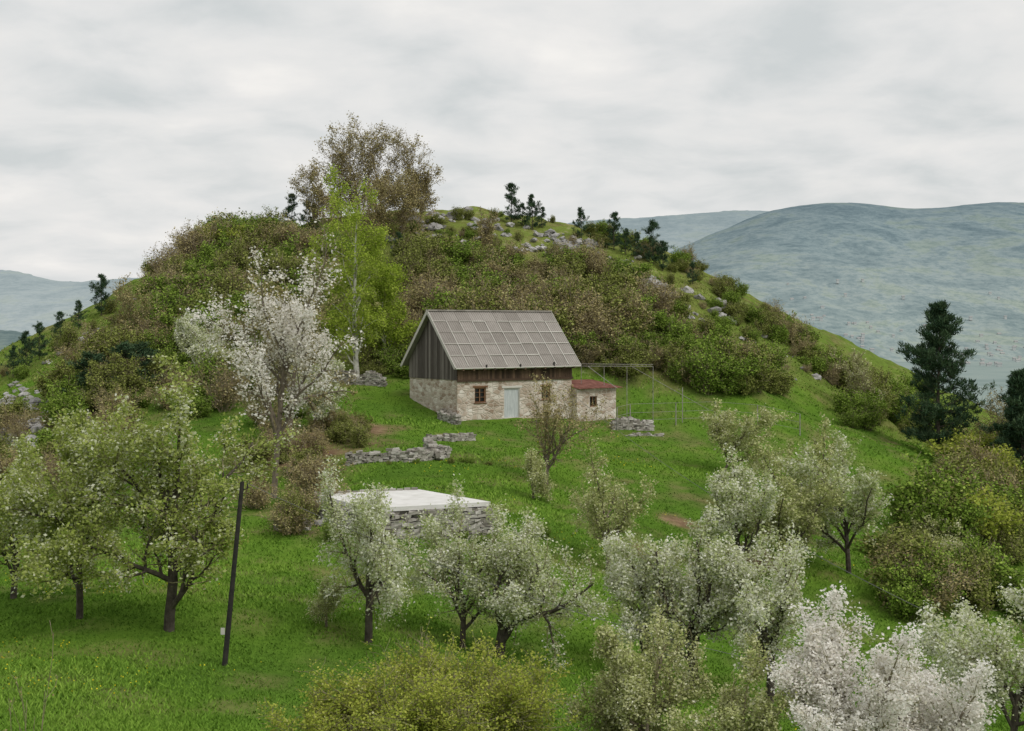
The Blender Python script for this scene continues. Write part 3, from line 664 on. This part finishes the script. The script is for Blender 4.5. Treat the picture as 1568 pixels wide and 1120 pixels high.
region(235,300,395,450,14,[(SB,3),(SO,1)],.8,1.3)
region(600,1000,330,420,60,[(SO,3),(SG,4),(SB,2)],.25,.6)
region(900,1250,420,560,75,[(SO,3),(SG,4),(SB,1)],.3,.75,lambda a,b_: b_>380+(a-900)*.45)
region(860,1100,520,590,40,[(SB,3),(SO,3),(SG,3)],.6,1.1)
region(1070,1200,560,605,22,[(SO,3),(SG,4),(SB,1)],.9,1.4)
region(1020,1420,420,680,80,[(SO,4),(SG,3),(SB,2)],.35,.9,lambda a,b_: abs(b_-(432+(a-1040)*.62))<22)
RID=np.array([(830,155),(960,152),(1060,150),(1150,147),(1220,144),(1300,140),(1400,136),(1568,132)],float)
for _ in range(95):
    px=random.uniform(900,1480);Yr=float(np.interp(px,RID[:,0],RID[:,1]))+random.uniform(-6,1.5)
    s=random.uniform(.3,.7)+.6*max(0,min(1,(px-1080)/120))*random.random()
    x_=X(px,Yr);shrub_at(x_,Yr,h1(x_,Yr),[(SO,4),(SG,3),(SB,3)],s)
region(1370,1620,690,860,80,[(SO,4),(SB,4),(SG,3),(SW,1),(SY,1)],.9,1.7,lambda a,b_:a>1640-b_*.25)
region(1340,1568,820,960,36,[(SO,3),(SB,3),(SG,2),(SW,1)],.6,1.2,lambda a,b_:a>1350+abs(b_-870)*.5)
region(1300,1400,600,660,20,[(SG,4),(SO,2)],.7,1.2)
region(100,260,540,650,34,[(SO,4),(SB,4),(SG,2)],.6,1.2)
region(0,240,480,640,30,[(SO,3),(SG,4),(SB,1)],.25,.6,lambda a,b_:b_>575-a*.5)
region(0,240,440,580,30,[(SO,3),(SG,2),(SB,1)],.4,.8,lambda a,b_:abs(b_-(580-a*.55))<10)
region(240,480,540,640,40,[(SO,3),(SB,4),(SG,3)],.5,1.1)
region(0,200,650,760,36,[(SO,3),(SB,4),(SG,2)],.4,1.0)
region(380,500,640,790,16,[(SB,4),(SO,2)],.4,.9)
region(440,560,650,690,14,[(SO,2),(SB,3)],.3,.6)
region(560,660,540,580,10,[(SG,2),(SO,2)],.5,.9)
region(440,480,795,825,5,[(SB,2),(SO,2)],.4,.7)
region(500,760,708,714,6,[(SO,2),(SG,3)],.12,.22)
region(500,900,820,835,7,[(SO,2),(SG,3)],.2,.35)
for px,py,s in ((140,600,1.0),(190,590,1.05),(215,575,.9)):
    p=pixel_to_ground(px,py+25); o=place('juniper_pine',sm[1],p.x,p.y,random.random()*6,(s*1.7,s*1.7,s),parent=mass)
print('shrubs',time.time()-T0)
# ------------------------------------------------------------------ grass + dandelions
def blocked(x,y):
    c35,s35=math.cos(math.radians(35)),math.sin(math.radians(35))
    lx=(x+4.1)*c35+(y-98)*s35;ly=-(x+4.1)*s35+(y-98)*c35
    b1=(lx>-.1)&(lx<15)&(ly>-.8)&(ly<7.2)
    b2=(x>-9.6)&(x<-1.1)&(y>64.2-(x+9.7)*1.62)&(y<61.2-(x+1)*1.27)&(y>59+(x+6.5)*.4)&(y<64.2+(x+9.7)*.34)
    return b1|b2
n=480000
t=rng.random(n);Yg=27*(150/27)**(t*.98);pxg=rng.uniform(-160,1728,n)
xg=(pxg-784)/F*Yg;keep=~blocked(xg,Yg);xg=xg[keep];Yg=Yg[keep]
so_=soilf(xg,Yg);keep=rng.random(len(xg))>so_*1.1;xg=xg[keep];Yg=Yg[keep]
zg=hgt(xg,Yg);n=len(xg)
pat=np.clip(.5+fbm(xg/6,Yg/6,51,4)*1.1,0,1)
rg=roughf(xg,Yg)
hh=rng.uniform(.05,.14,n)*(1+(Yg-30)/160)*(0.5+.8*pat)
ww=rng.uniform(.015,.034,n)*(1+(Yg-30)/60)
a=rng.random(n)*6.28;U=np.stack([np.cos(a),np.sin(a),0*a],1)
B=np.stack([xg,Yg,zg-.02],1);tip=B+np.stack([rng.normal(size=n)*.6*hh,rng.normal(size=n)*.6*hh,hh],1)
V=np.stack([B-U*ww[:,None],B+U*ww[:,None],tip],1).reshape(-1,3)
ti=np.clip(.65*pat+.35*rng.random(n),0,.99)*.5+.5*(rg>rng.random(n))
m_blade=leafmat('grass_blades',[(0,(.07,.145,.02)),(.18,(.115,.22,.03)),(.33,(.17,.30,.04)),(.49,(.25,.38,.065)),(.51,(.11,.13,.035)),(.7,(.19,.235,.055)),(.85,(.26,.30,.08)),(1,(.38,.36,.18))])
link(bpy.data.objects.new('meadow_grass',mkmesh('meadow_grass',V,np.arange(n*3).reshape(-1,3),[m_blade],tint=ti)))
m_dand=leafmat('dandelion_petals',[(0,(.6,.5,.02)),(1,(.85,.72,.05))])
n=26000;pxg=rng.uniform(-100,1500,n);Yg=rng.uniform(29,115,n);xg=(pxg-784)/F*Yg
cl=fbm(xg/4,Yg/4,61,3)+.14*((xg<-6)&(Yg<40));keep=(cl>.37)&(rng.random(n)<.5)&~blocked(xg,Yg)&(roughf(xg,Yg)<.4);xg=xg[keep];Yg=Yg[keep];n=len(xg)
Cn=np.stack([xg,Yg,hgt(xg,Yg)+rng.uniform(.06,.13,n)],1);V,Q=rhombs(Cn,np.full(n,.023)*(1+(Yg-30)/100),.9)
link(bpy.data.objects.new('dandelions',mkmesh('dandelions',V,Q,[m_dand],tint=rng.random(n))))
# ------------------------------------------------------------------ pole, fence, wires
def tubes(name,segs,mat,parent=None,n=6):
    s=np.array(segs,float);V,Q=prisms(s[:,:3],s[:,3:6],s[:,6],s[:,7],n)
    o=link(bpy.data.objects.new(name,mkmesh(name,V,Q,[mat])));
    if parent:o.parent=parent
    return o
pole=empty('utility_pole')
bx,by=X(342,39),39.;bz=h1(bx,by);tx,tz=X(371,39),(HZ-738)/F*39
tubes('pole_shaft',[(bx,by,bz-.4,tx,by,tz,.085,.062)],m_dark,pole,10)
tubes('insulator_bracket',[(tx-.05,by,tz-.25,tx+.16,by,tz-.2,.018,.018),(tx+.16,by,tz-.2,tx+.16,by,tz-.05,.03,.02)],m_dark,pole)
mb=MB();mb.box(bx-.05,bx+.07,by-.14,by-.12,bz+.95,bz+1.15);o=mb.obj('marker_plate',m_batten,pole)
def wire(name,a,b_,sag,r=.012,n=24):
    a=Vector(a);b_=Vector(b_);pts=[a+(b_-a)*(i/n)-Vector((0,0,sag*4*(i/n)*(1-i/n))) for i in range(n+1)]
    tubes(name,[(*p,*q,r,r) for p,q in zip(pts[:-1],pts[1:])],m_wire,None,4)
wire('overhead_wire',(tx+.16,by,tz-.05),(X(1620,36),36,(HZ-1085)/F*36),1.1,.008)
wire('overhead_wire',(3.6,104,-4.3),(X(1520,48),48,(HZ-985)/F*48),1.2,.014)
fence=empty('wire_fence');fs=[];pp=[(945,660),(965,655),(1035,652),(1095,650),(1160,655),(1225,668)]
base=[pixel_to_ground(*p) for p in pp];tops=[]
for p in base: fs.append((p.x,p.y,p.z-.2,p.x,p.y,p.z+1.8,.05,.04));tops.append(p+Vector((0,0,1.8)))
for a_,b_ in zip(tops[:-1],tops[1:]):
    for q in (0,.7,1.3): fs.append((a_.x,a_.y,a_.z-q,b_.x,b_.y,b_.z-q,.013,.013))
tubes('posts_and_wires',fs,m_post,fence)
gw=empty('pergola_and_guy_wires');f2=[]  # flat pergola rails on posts, with diagonal guy wires
for px in (890,925,960,1000):
    xx=X(px,106);zz=h1(xx,106);f2.append((xx,106,zz-.1,xx,106,-3.25,.03,.025))
f2.append((X(885,105),105,-3.2,X(1000,106),106,-3.25,.025,.025));f2.append((X(885,108),108,-3.1,X(1000,109),109,-3.2,.025,.025))
f2.append((X(900,105),105,-3.2,X(945,103),103,-4.9,.025,.025));f2.append((X(965,106),106,-3.2,X(1085,108),108,-6.9,.022,.022))
f2.append((X(1045,107),107,-5.0,X(1045,107),107,-7.9,.04,.035))
tubes('poles_and_lines',f2,m_post,gw)
# distant village
m_house=tintmat('village_plaster',[(.2,(.42,.45,.45)),(.8,(.55,.57,.56))],2);m_hroof=tintmat('village_roof',[(.2,(.30,.31,.31)),(.8,(.38,.37,.36))],2)
vil=empty('distant_village');hb=MB();hr=MB()
for k in range(170):
    Yv=random.uniform(2500,3300)+(random.random()<.12)*500;px=random.choice((random.gauss(1300,60),random.gauss(1540,50),random.gauss(1230,50)))
    x_=X(px,Yv);z_=max(h1(x_,Yv),zm(x_,Yv))
    l,w_,h_=random.uniform(5,9),random.uniform(5,8),random.uniform(3,5)
    hb.box(x_-l/2,x_+l/2,Yv-w_/2,Yv+w_/2,z_-5,z_+h_)
    v=np.array([[x_-l/2-.6,Yv-w_/2-.6,z_+h_+.01],[x_+l/2+.6,Yv-w_/2-.6,z_+h_+.01],[x_+l/2+.6,Yv+w_/2+.6,z_+h_+.01],[x_-l/2-.6,Yv+w_/2+.6,z_+h_+.01],[x_-l/2-.6,Yv-.05,z_+h_+2.6],[x_+l/2+.6,Yv-.05,z_+h_+2.6],[x_+l/2+.6,Yv+.05,z_+h_+2.6],[x_-l/2-.6,Yv+.05,z_+h_+2.6]])
    hr.add(v)
hb.obj('house_walls',m_house,vil);hr.obj('house_roofs',m_hroof,vil)
# ------------------------------------------------------------------ world, sun, camera
w=bpy.data.worlds.new('World');scene.world=w;w.use_nodes=True;nt=w.node_tree;nt.nodes.clear()
out=N(nt,'ShaderNodeOutputWorld');bg=N(nt,'ShaderNodeBackground');bg.inputs[1].default_value=.1
sky=N(nt,'ShaderNodeTexSky');sky.sky_type='NISHITA';sky.sun_disc=False;sky.sun_elevation=math.radians(50);sky.sun_rotation=math.radians(125);sky.air_density=1.5;sky.dust_density=3
tc=N(nt,'ShaderNodeTexCoord');sp=N(nt,'ShaderNodeSeparateXYZ');nt.links.new(tc.outputs['Generated'],sp.inputs[0])
def mth(op,a,b=None):
    m=N(nt,'ShaderNodeMath',operation=op)
    for s,v in zip(m.inputs,(a,b)):
        if v is None: continue
        if isinstance(v,(int,float)): s.default_value=v
        else: nt.links.new(v,s)
    return m.outputs[0]
zc=mth('ADD',mth('MAXIMUM',sp.outputs[2],0.0),.22)
cb=N(nt,'ShaderNodeCombineXYZ');nt.links.new(mth('DIVIDE',sp.outputs[0],zc),cb.inputs[0]);nt.links.new(mth('DIVIDE',sp.outputs[1],zc),cb.inputs[1])
cn=noise_n(nt,3.4,8,.52,cb.outputs[0],.25);cn2=noise_n(nt,.8,4,.5,cb.outputs[0],.2)
cl=ramp(nt,[(.37,(.62,.65,.655)),(.44,(.70,.715,.715)),(.50,(.765,.768,.762)),(.56,(.81,.803,.79)),(.64,(.90,.88,.85))],mix(nt,.35,cn,cn2))
vs=N(nt,'ShaderNodeVectorMath',operation='SCALE');nt.links.new(cl,vs.inputs[0]);vs.inputs['Scale'].default_value=10.2
cover=ramp(nt,[(.25,(.90,)*3),(.5,(.98,)*3)],cn2)
skyc=mix(nt,cover,sky.outputs[0],vs.outputs[0])
nt.links.new(skyc,bg.inputs[0]);nt.links.new(bg.outputs[0],out.inputs[0])
sl=bpy.data.lights.new('sun','SUN');sl.energy=1.5;sl.angle=math.radians(30);sl.color=(1,.96,.89)
so=bpy.data.objects.new('sun',sl);so.rotation_euler=(math.radians(40),0,math.radians(52));link(so)
cam=bpy.data.cameras.new('camera');cam.sensor_width=36;cam.lens=36*F/1568;cam.shift_y=-(560-HZ)/1568;cam.clip_end=40000;cam.clip_start=.5
co=bpy.data.objects.new('camera',cam);co.rotation_euler=(math.radians(90),0,0);link(co);scene.camera=co
scene.view_settings.view_transform='Standard';scene.view_settings.look='None';scene.view_settings.exposure=0
print('done',time.time()-T0)
